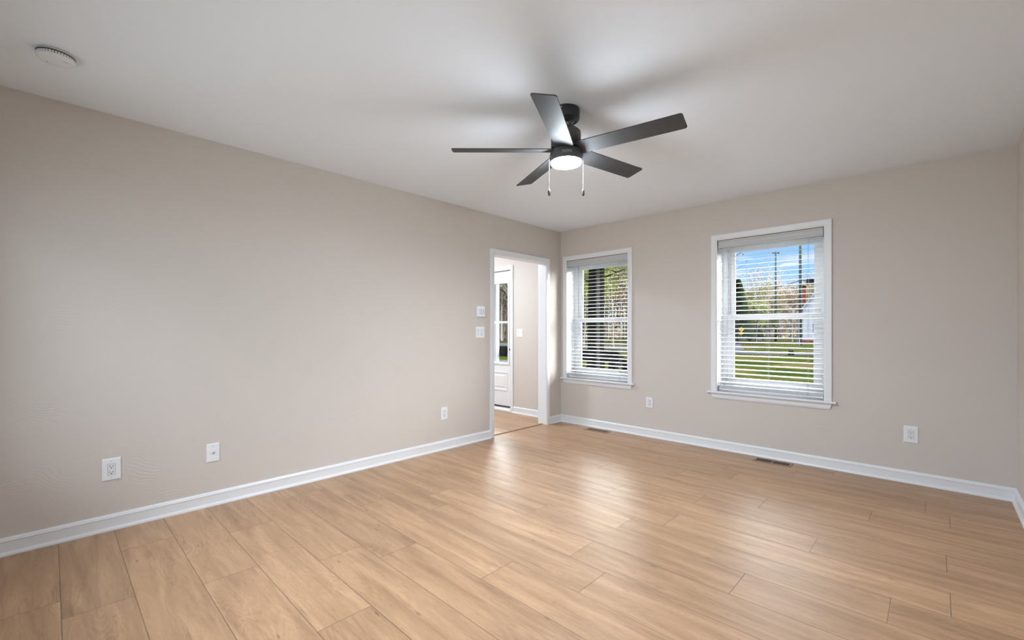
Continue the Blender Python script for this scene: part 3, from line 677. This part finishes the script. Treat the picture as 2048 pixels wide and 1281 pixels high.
# ---- porch: dark railing with a stair rail running down to the right, white post, roof
YR = 2.0
dark = xsimple('railing stain near black', (.006, .0065, .008), .8, spec=.15, noise=.15, nscale=8)
pr = tag(empty('porch_railing', (-.3, YR, G)), 'near-black wooden porch railing sloping down beside the steps, outside the corner window', 'railing')
pe, te = atY(1232, YR); ztop = zpx(701.5, te); xe = pe.x
for (nm, z0, z1) in (('top_board', ztop-.065, ztop), ('middle_board', ztop-.135, ztop-.075), ('lower_board', ztop-.205, ztop-.145)):
    child(MB().box(-3.4, xe, YR, YR+.04, z0, z1).build(nm, dark, bevel=.004), pr)
child(MB().box(-3.4, xe, YR+.041, YR+.06, ztop-.20, ztop-.01).build('backing_panel', dark), pr)
p2, t2 = atY(1256.4, YR); z2 = zpx(728, t2); sl_ = (z2-ztop)/(p2.x-xe)
for (a, b_) in ((-.065, 0), (-.135, -.075), (-.205, -.145)):
    q = MB(); xe2 = xe+1.05
    q.loft([[(xe, y_, ztop+a), (xe, y_, ztop+b_), (xe2, y_, ztop+b_+sl_*(xe2-xe)), (xe2, y_, ztop+a+sl_*(xe2-xe))] for y_ in (YR, YR+.04)]); child(q.build('stair_rail_board', dark, bevel=.004), pr)
q = MB(); q.loft([[(xe, y_, ztop-.2), (xe, y_, ztop-.01), (xe2, y_, ztop-.01+sl_*(xe2-xe)), (xe2, y_, ztop-.2+sl_*(xe2-xe))] for y_ in (YR+.041, YR+.06)]); child(q.build('stair_backing', dark), pr)
pa_, _ = atY(1216, YR+.05); pb_, _ = atY(1230, YR+.05)
for x_ in (pa_.x, pa_.x-1.3, xe2-.12): child(MB().box(x_, x_+pb_.x-pa_.x, YR+.06, YR+.17, G, ztop-.02 if x_ < xe else ztop+sl_*(xe2-xe)-.02).build('post', dark, bevel=.004), pr)
# stringer with steps under the stair rail
dk = tag(MB().box(-3.3, xe-.05, .24, YR-.02, -.16, -.05).build('porch_deck', conc), kind='structure')
po = tag(empty('porch_post', (0, 0, 0)), 'square white porch post outside the glazed front door', 'porch post')
pp, tp = atY(992.5, YR-.10); po.location = (pp.x, YR-.10, -.05)
wpaint = xsimple('exterior white paint', (.42, .43, .44), .6, noise=.02)
MB().box(-.045, .045, -.045, .045, .12, 2.46).build('shaft', wpaint, po, bevel=.004); MB().box(-.065, .065, -.065, .065, 0, .12).build('base_block', wpaint, po, bevel=.004); MB().box(-.065, .065, -.065, .065, 2.46, 2.58).build('cap_block', wpaint, po, bevel=.004)
tag(MB().box(-3.4, -.35, .235, YR+.25, 2.53, 2.68).build('porch_roof', wpaint), kind='structure')

# ---- trees
def branchy(seed, height, spread, depth, rad, up=.25):
    rnd = random.Random(seed); m = MB(); tips = []
    def grow(p, d, L_, r, lev):
        n = 4 if lev == 0 else 3; pts = [p]; rr = [r]; q = Vector(p); dd = Vector(d)
        for i in range(n):
            dd = (dd+Vector((rnd.uniform(-1, 1), rnd.uniform(-1, 1), rnd.uniform(-.3, .6)))*(.07 if lev == 0 else .16)).normalized()
            q = q+dd*(L_/n); pts.append(q.copy()); rr.append(max(r*(1-.6*(i+1)/n), .004))
        m.tube(pts, rr, 6 if lev == 0 else (4 if lev < 2 else 3), caps=False)
        if lev >= 1: tips.append((pts[-1], L_)); tips.append((pts[1], L_))
        if lev >= depth: return
        nb = 9 if lev == 0 else 5
        for k in range(nb):
            u = rnd.uniform(.35, 1) if lev == 0 else rnd.uniform(.25, 1)
            i = min(int(u*n), n-1); f_ = u*n-i; s_ = pts[i].lerp(pts[i+1], f_)
            a = rnd.uniform(0, 2*PI); side = Vector((math.cos(a), math.sin(a), 0))
            nd = (dd*(.5+up)+side*spread+Vector((0, 0, up))).normalized()
            grow(s_, nd, L_*rnd.uniform(.36, .55), rr[i]*.5, lev+1)
    grow(Vector((0, 0, 0)), Vector((0, 0, 1)), height*.78, rad, 0)
    return m, tips
def leaves(tips, per, size, seed, jitter=.35):
    rnd = random.Random(seed); m = MB()
    for p, L_ in tips:
        for k in range(per):
            c = p+Vector((rnd.gauss(0, 1), rnd.gauss(0, 1), rnd.gauss(0, 1)))*L_*jitter
            u = Vector((rnd.uniform(-1, 1), rnd.uniform(-1, 1), rnd.uniform(-1, 1))).normalized(); v = u.orthogonal().normalized(); s_ = size*rnd.uniform(.5, 1.3)
            i = len(m.v); m.v += [tuple(c+u*s_), tuple(c+v*s_*.6), tuple(c-u*s_), tuple(c-v*s_*.6)]; m.f.append((i, i+1, i+2, i+3))
    return m
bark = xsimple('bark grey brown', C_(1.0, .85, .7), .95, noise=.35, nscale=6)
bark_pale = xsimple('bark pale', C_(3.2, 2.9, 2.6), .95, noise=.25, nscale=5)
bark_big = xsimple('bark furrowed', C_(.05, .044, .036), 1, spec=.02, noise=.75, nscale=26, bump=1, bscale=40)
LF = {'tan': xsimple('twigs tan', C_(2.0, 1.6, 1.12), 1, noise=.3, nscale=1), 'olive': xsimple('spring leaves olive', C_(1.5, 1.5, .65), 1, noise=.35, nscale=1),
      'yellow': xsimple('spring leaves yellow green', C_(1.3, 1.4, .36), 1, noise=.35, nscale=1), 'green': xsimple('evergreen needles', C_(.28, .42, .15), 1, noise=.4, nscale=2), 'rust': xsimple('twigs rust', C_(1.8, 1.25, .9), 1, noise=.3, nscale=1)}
def make_tree(name, seed, h, spread, depth, rad, leaf, per, lsize, bk=bark, jit=.35):
    e = empty(name, (0, 0, G)); m, tips = branchy(seed, h, spread, depth, rad)
    m.build('trunk', bk, e); leaves(tips, per, lsize, seed+1, jit).build('foliage', LF[leaf], e); return e
protos = [make_tree('bare_tree', 1, 15, .8, 3, .20, 'tan', 5, .16), make_tree('bare_tree', 2, 17, .7, 3, .22, 'olive', 5, .18),
          make_tree('bare_tree', 3, 14, .9, 3, .17, 'rust', 4, .16), make_tree('bare_tree', 4, 18, .6, 3, .18, 'tan', 3, .14, bark_pale)]
desc = ['tan twiggy woodland tree in the stand beyond the road', 'olive budding woodland tree in the stand beyond the road', 'rust twigged woodland tree in the stand beyond the road', 'tall pale trunked woodland tree in the stand beyond the road']
used = [False]*4; rnd = random.Random(11)
def put(k, px, d, sc=1.0):
    o = protos[k] if not used[k] else copy_tree(protos[k]); used[k] = True
    p = at(px, d); o.location = p; o.rotation_euler = (0, 0, rnd.uniform(0, 6.28)); o.scale = (sc, sc, sc*rnd.uniform(.9, 1.1))
    tag(o, desc[k], 'tree', 'woodland trees beyond the road %d' % (k+1) if False else ['tan woodland trees', 'olive woodland trees', 'rust woodland trees', 'pale woodland trees'][k])
for i in range(34): put(rnd.choice([0, 2, 3, 3, 1]), 972+i*1.8+rnd.uniform(-2, 2), rnd.uniform(66, 116), rnd.uniform(.72, .95))
put(3, 1003, 74, .95)
for i in range(24): put(rnd.choice([1, 1, 0, 2]), 1120+i*7.5+rnd.uniform(-3, 3), rnd.uniform(62, 105), rnd.uniform(1.0, 1.35))
for i in range(46): put(rnd.choice([0, 1, 0, 3, 2]), 1440+i*5+rnd.uniform(-3, 3), rnd.uniform(88, 118), rnd.uniform(.52, .74))
# tangled brush under the trees
bm_ = MB(); r2 = random.Random(5)
for i in range(38000):
    px = r2.choice([r2.uniform(950, 1050), r2.uniform(950, 1050), r2.uniform(1100, 1330), r2.uniform(1400, 1720), r2.uniform(1400, 1720)]); d = r2.uniform(92, 125)
    hgt = r2.random()**1.3*(7.5 if px > 1350 else 14); c = at(px, d, G+hgt); u = Vector((r2.uniform(-1, 1), r2.uniform(-1, 1), r2.uniform(-1, 1))).normalized(); v = u.orthogonal(); s_ = r2.uniform(.15, .45)
    j = len(bm_.v); bm_.v += [tuple(c+u*s_), tuple(c+v*s_*.6), tuple(c-u*s_), tuple(c-v*s_*.6)]; bm_.f.append((j, j+1, j+2, j+3))
tag(bm_.build('underbrush', xsimple('brush brown', C_(2.4, 1.95, 1.35), 1, noise=.5, nscale=.4)), 'brown tangled brush filling the edge of the woods', 'brush', kind='stuff')
# leafy yellow green trees right of the big trunk
def leafy(px, d, h, seed, leaf, label, lsize=.075, per=22, rad=.12, name='leafy_tree', spread=.8):
    o = make_tree(name, seed, h, spread, 3, rad, leaf, per, lsize, bark, .45); o.location = at(px, d); tag(o, label, 'tree'); return o
leafy(1226, 40, 11, 21, 'yellow', 'yellow green leafing tree right behind the big trunk, outside the corner window')
leafy(1262, 48, 12, 22, 'olive', 'olive leafing tree at the right edge of the corner window view')
leafy(1166, 44, 10, 23, 'yellow', 'yellow green leafing tree left of the big trunk, outside the corner window')
leafy(1512, 66, 5.2, 24, 'olive', 'low olive shrub tree right of the dark evergreen beyond the street', name='shrub_tree')
leafy(1540, 70, 4.2, 25, 'olive', 'low olive shrub tree left of the slim utility pole', name='shrub_tree')
# big trunk near the corner window
bt = empty('large_tree', at(1191, 13)); q, tips = MB(), []
h0 = at(1191, 13); prof = [(0, .36), (.5, .265), (1.2, .235), (3, .225), (6, .205), (9, .17), (12, .11)]
rings = []
for z_, r_ in prof:
    rings.append([Vector((r_*(1+.05*math.sin(5*a+z_)+.03*math.sin(11*a))*math.cos(a)+.012*z_, r_*(1+.05*math.sin(5*a+z_))*math.sin(a), z_)) for a in [2*PI*k/28 for k in range(28)]])
q.loft(rings, caps=True, smooth=True); q.build('trunk', bark_big, bt)
q = MB(); rb = random.Random(9); tips = []
for k in range(30):
    z_ = rb.uniform(3.0, 11.5); a = rb.uniform(0, 2*PI); p = Vector((.15*math.cos(a), .15*math.sin(a), z_)); d_ = Vector((math.cos(a), math.sin(a), rb.uniform(-.25, .6))).normalized(); pts = [p]; L_ = rb.uniform(2.5, 5.5)
    for i in range(6):
        d_ = (d_+Vector((rb.uniform(-1, 1), rb.uniform(-1, 1), rb.uniform(-.7, .4)))*.22).normalized(); pts.append(pts[-1]+d_*L_/6)
        if i > 1:
            s_ = pts[-1]+Vector((rb.uniform(-1, 1), rb.uniform(-1, 1), rb.uniform(-1, .5)))*.9; q.tube([pts[-1], (pts[-1]+s_)/2+Vector((0, 0, .1)), s_], [.012, .009, .004], 3, caps=False); tips.append((s_, 1.0))
    q.tube(pts, [.02, .017, .014, .011, .009, .007, .005], 5, caps=False)
q.build('branches', bark_big, bt); leaves(tips, 5, .035, 3, .3).build('buds', LF['olive'], bt)
tag(bt, 'thick dark furrowed tree trunk close outside the corner window', 'tree')
# drooping budding branch tree whose twigs cross the upper left of the sky window
tw = make_tree('budding_tree', 31, 9.5, 1.05, 3, .13, 'rust', 2, .05, bark_big, .15); tw.location = at(1449, 24); tag(tw, 'small dark budding tree whose twigs cross the blue sky at the window\'s upper left', 'tree')
def evergreen(name, px, d, h, w_, label, seed=1):
    e = empty(name, at(px, d)); MB().tube([(0, 0, 0), (0, 0, h*.9)], [.2, .03], 8).build('trunk', bark, e); m = MB(); r = random.Random(seed)
    for i in range(5200):
        t = r.random()**.8; rr = w_*(1-t)**.75*math.sqrt(r.uniform(.25, 1)); a = r.uniform(0, 2*PI); c = Vector((rr*math.cos(a), rr*math.sin(a), .6+(h-.6)*t))
        u = Vector((math.cos(a), math.sin(a), r.uniform(-.6, .2))).normalized(); v = u.orthogonal(); s_ = r.uniform(.12, .3); j = len(m.v)
        m.v += [tuple(c+u*s_), tuple(c+v*s_*.5), tuple(c-u*s_), tuple(c-v*s_*.5)]; m.f.append((j, j+1, j+2, j+3))
    m.build('foliage', LF['green'], e); tag(e, label, 'tree'); return e
evergreen('evergreen_tree', 1476, 56, 8.2, 1.9, 'tall dark evergreen at the left edge of the sky window view', 2)
evergreen('evergreen_tree', 1500, 72, 5.5, 2.0, 'lower evergreen to the right of the tall one, behind the yellow sign', 3)
evergreen('evergreen_tree', 1168, 60, 9, 3, 'rounded evergreen behind the thick trunk, at the left of the corner window view', 4)
# birch
bi = make_tree('birch_tree', 41, 6.6, .75, 2, .12, 'tan', 1, .06, bark_pale, .2); bi.location = at(1585, 68); tag(bi, 'small pale barked tree just left of the thick utility pole', 'tree')

# ---- poles, wires, sign
polem = xsimple('treated pole', C_(.42, .52, .46), .9, noise=.2, nscale=2); wirem = xsimple('cable black', (.01, .01, .01), .6, noise=.05); galv = xsimple('galvanised pale', C_(.9, .92, .95), .6, noise=.05)
def pole(px, d, zt, r, label, arm=None, box=False):
    e = empty('utility_pole', at(px, d)); h = zt-G; MB().tube([(0, 0, 0), (0, 0, h)], [r, r*.72], 14).build('shaft', polem, e)
    if arm:
        m = MB().box(-arm, arm, -.06, .06, h-.35, h-.22, Matrix.Rotation(YAW, 4, 'Z')); m.build('crossarm', xsimple('dark timber', (.03, .025, .02), .9, noise=.1), e)
        m = MB(); [m.lathe([(.0001, 0), (.05, 0), (.06, .1), (.03, .2), (.0001, .2)], c=(u*math.cos(YAW), u*math.sin(YAW), h-.22), n=10) for u in (-arm*.85, 0, arm*.85)]; m.build('insulator', galv, e)
    tag(e, label, 'utility pole'); return e
pole(1551.5, 70, zpx(503, 70), .17, 'farther utility pole left of center in the sky window, with a short crossarm', .55)
pole(1600.8, 51, 16, .17, 'thicker nearer utility pole beside the brick chimney')
q = tag(MB().tube([at(1509.8, 66, G), at(1509.8, 66, zpx(577, 66))], .075, 8).build('street_pole', galv), 'slim pale street pole left of the utility poles', 'pole')
q = tag(MB().tube([at(1526, 75, G), at(1526, 75, zpx(658, 75))], .09, 8).build('marker_post', galv), 'short thin pale post beyond the grass, left of the farther utility pole', 'post')
q = tag(MB().tube([at(1561.4, 58, zpx(679, 58)), at(1558.8, 58, zpx(636, 58))], .07, 8).build('guy_wire_guard', galv), 'slanting white guy wire guard just right of the farther utility pole', 'guy wire guard')
gpost = empty('white_post', at(1597, 50.5)); MB().box(-.07, .07, -.07, .07, 0, zpx(628, 50.5)-G).build('shaft', galv, gpost); MB().box(-.12, .12, -.12, .12, 0, .85).build('base', galv, gpost); tag(gpost, 'upright white post standing against the thicker utility pole', 'post')
def wire(p0, p1, sag, r, label):
    pts = [p0.lerp(p1, i/16)-Vector((0, 0, sag*4*(i/16)*(1-i/16))) for i in range(17)]
    tag(MB().tube(pts, r, 5).build('overhead_cable', wirem), label, 'cable')
wire(at(1600.8, 51, zpx(561, 51)), at(1551.5, 70, zpx(574, 70)), .1, .035, 'thick black cable between the two utility poles')
wire(at(1600.8, 51, zpx(561, 51)), at(1740, 44, zpx(560, 44)), .2, .035, 'black cable running right from the thicker utility pole')
wire(at(1551.5, 70, zpx(577, 70)), at(1380, 100, zpx(592, 100)), .6, .03, 'black cable running left from the farther utility pole')
tag(MB().box(-1, .9, -.18, .18, -.28, .28, Matrix.Translation(at(1632, 49, zpx(563.5, 49))) @ Matrix.Rotation(YAW, 4, 'Z')).build('cable_splice_box', wirem, bevel=.05), 'black splice box hanging on the cable right of the thicker utility pole', 'splice box')
sg = empty('road_sign', at(1482.6, 50), (0, 0, YAW)); zc = zpx(659.6, 50)-G; hd = .30
ylw = xsimple('sign yellow', (.50, .27, .008), .5, noise=.02); blk = xsimple('sign black', (.005, .005, .005), .5, noise=.02)
MB().tube([(0, .03, 0), (0, .03, zc+.25)], .03, 8).build('post', galv, sg)
MB().loft([[(0, y_, zc-hd), (hd, y_, zc), (0, y_, zc+hd), (-hd, y_, zc)] for y_ in (0, -.01)]).build('diamond_panel', ylw, sg)
MB().loft([[(-.09, y_, zc-.17), (-.04, y_, zc-.17), (-.04, y_, zc+.02), (.05, y_, zc+.02), (.05, y_, zc-.04), (.15, y_, zc+.05), (.05, y_, zc+.13), (.05, y_, zc+.07), (-.09, y_, zc+.07)] for y_ in (-.012, -.016)]).build('turn_arrow', blk, sg)
z3 = zpx(667.3, 50)-G; MB().box(-.21, .21, -.01, 0, z3-.11, z3+.11).build('speed_plate', ylw, sg)
tag(sg, 'yellow diamond turn sign with a small plate below, by the side street', 'road sign')
q = MB(); q.lathe([(.24, 0), (.17, .1), (.15, .32), (.0001, .33)], c=at(1582, 30), n=14); tag(q.build('tree_stump', bark_big), 'small dark stump on the lawn below the thicker utility pole', 'stump')

# ---- houses
siding = xsimple('siding white', C_(3.2, 3.2, 3.5), .8, noise=.03); brick = xsimple('brick orange red', C_(1.5, .42, .2), .9, noise=.25, nscale=4); roofm = xsimple('shingle grey', C_(.13, .14, .16), .95, noise=.2, nscale=3)
def house(px0, px1, d, y_eave, y_apex, label, wallm, depth=9, chim=None):
    a, b_ = at(px0, d), at(px1, d); w_ = (b_-a).length*.8; e = empty('house', a, (0, 0, YAW-math.atan((px0-1024)/FPX))); he, ha = zpx(y_eave, d)-G, zpx(y_apex, d)-G
    MB().loft([[(0, y_, .3), (w_, y_, .3), (w_, y_, he), (w_/2, y_, ha), (0, y_, he)] for y_ in (0, depth)]).build('walls', wallm, e)
    MB().box(.02, w_-.02, .02, depth-.02, 0, .3).build('foundation', brick, e)
    m = MB(); o = .35; sl2 = (ha-he)/(w_/2)
    m.loft([[(-o, y_, he-sl2*o), (w_/2, y_, ha), (w_+o, y_, he-sl2*o), (w_+o, y_, he-sl2*o+.22), (w_/2, y_, ha+.22), (-o, y_, he-sl2*o+.22)] for y_ in (-.35, depth+.35)]); m.build('roof', roofm, e)
    m = MB(); m.loft([[(-o, y_, he-sl2*o-.12), (w_/2, y_, ha-.12), (w_+o, y_, he-sl2*o-.12), (w_+o, y_, he-sl2*o+.12), (w_/2, y_, ha+.12), (-o, y_, he-sl2*o+.12)] for y_ in (-.40, -.355)]); m.build('rake_trim', siding, e)
    for u in (.25, .62): MB().box(w_*u, w_*u+1.0, -.04, .05, 1.2, 2.7).build('window', roofm, e, bevel=.02)
    if chim:
        c0, c1 = (chim[0]-px0)/(px1-px0)*w_, (chim[1]-px0)/(px1-px0)*w_; zt = zpx(chim[2], d)-G
        c = MB().box(c0, c1, 1.2, 2.1, he-.8, zt).build('chimney', brick, e); MB().box(c0-.06, c1+.06, 1.14, 2.16, zt, zt+.15).build('chimney_cap', roofm, c)
    tag(e, label, 'house'); return e
house(1605.5, 1690, 66, 616, 566, 'white sided gable house with brick chimney beyond the thicker utility pole', siding, chim=(1604.5, 1612, 573))
house(1405, 1494, 62, 617, 596, 'grey roofed house partly hidden by the evergreens at left', xsimple('siding grey', C_(.45, .46, .47), .8, noise=.05))
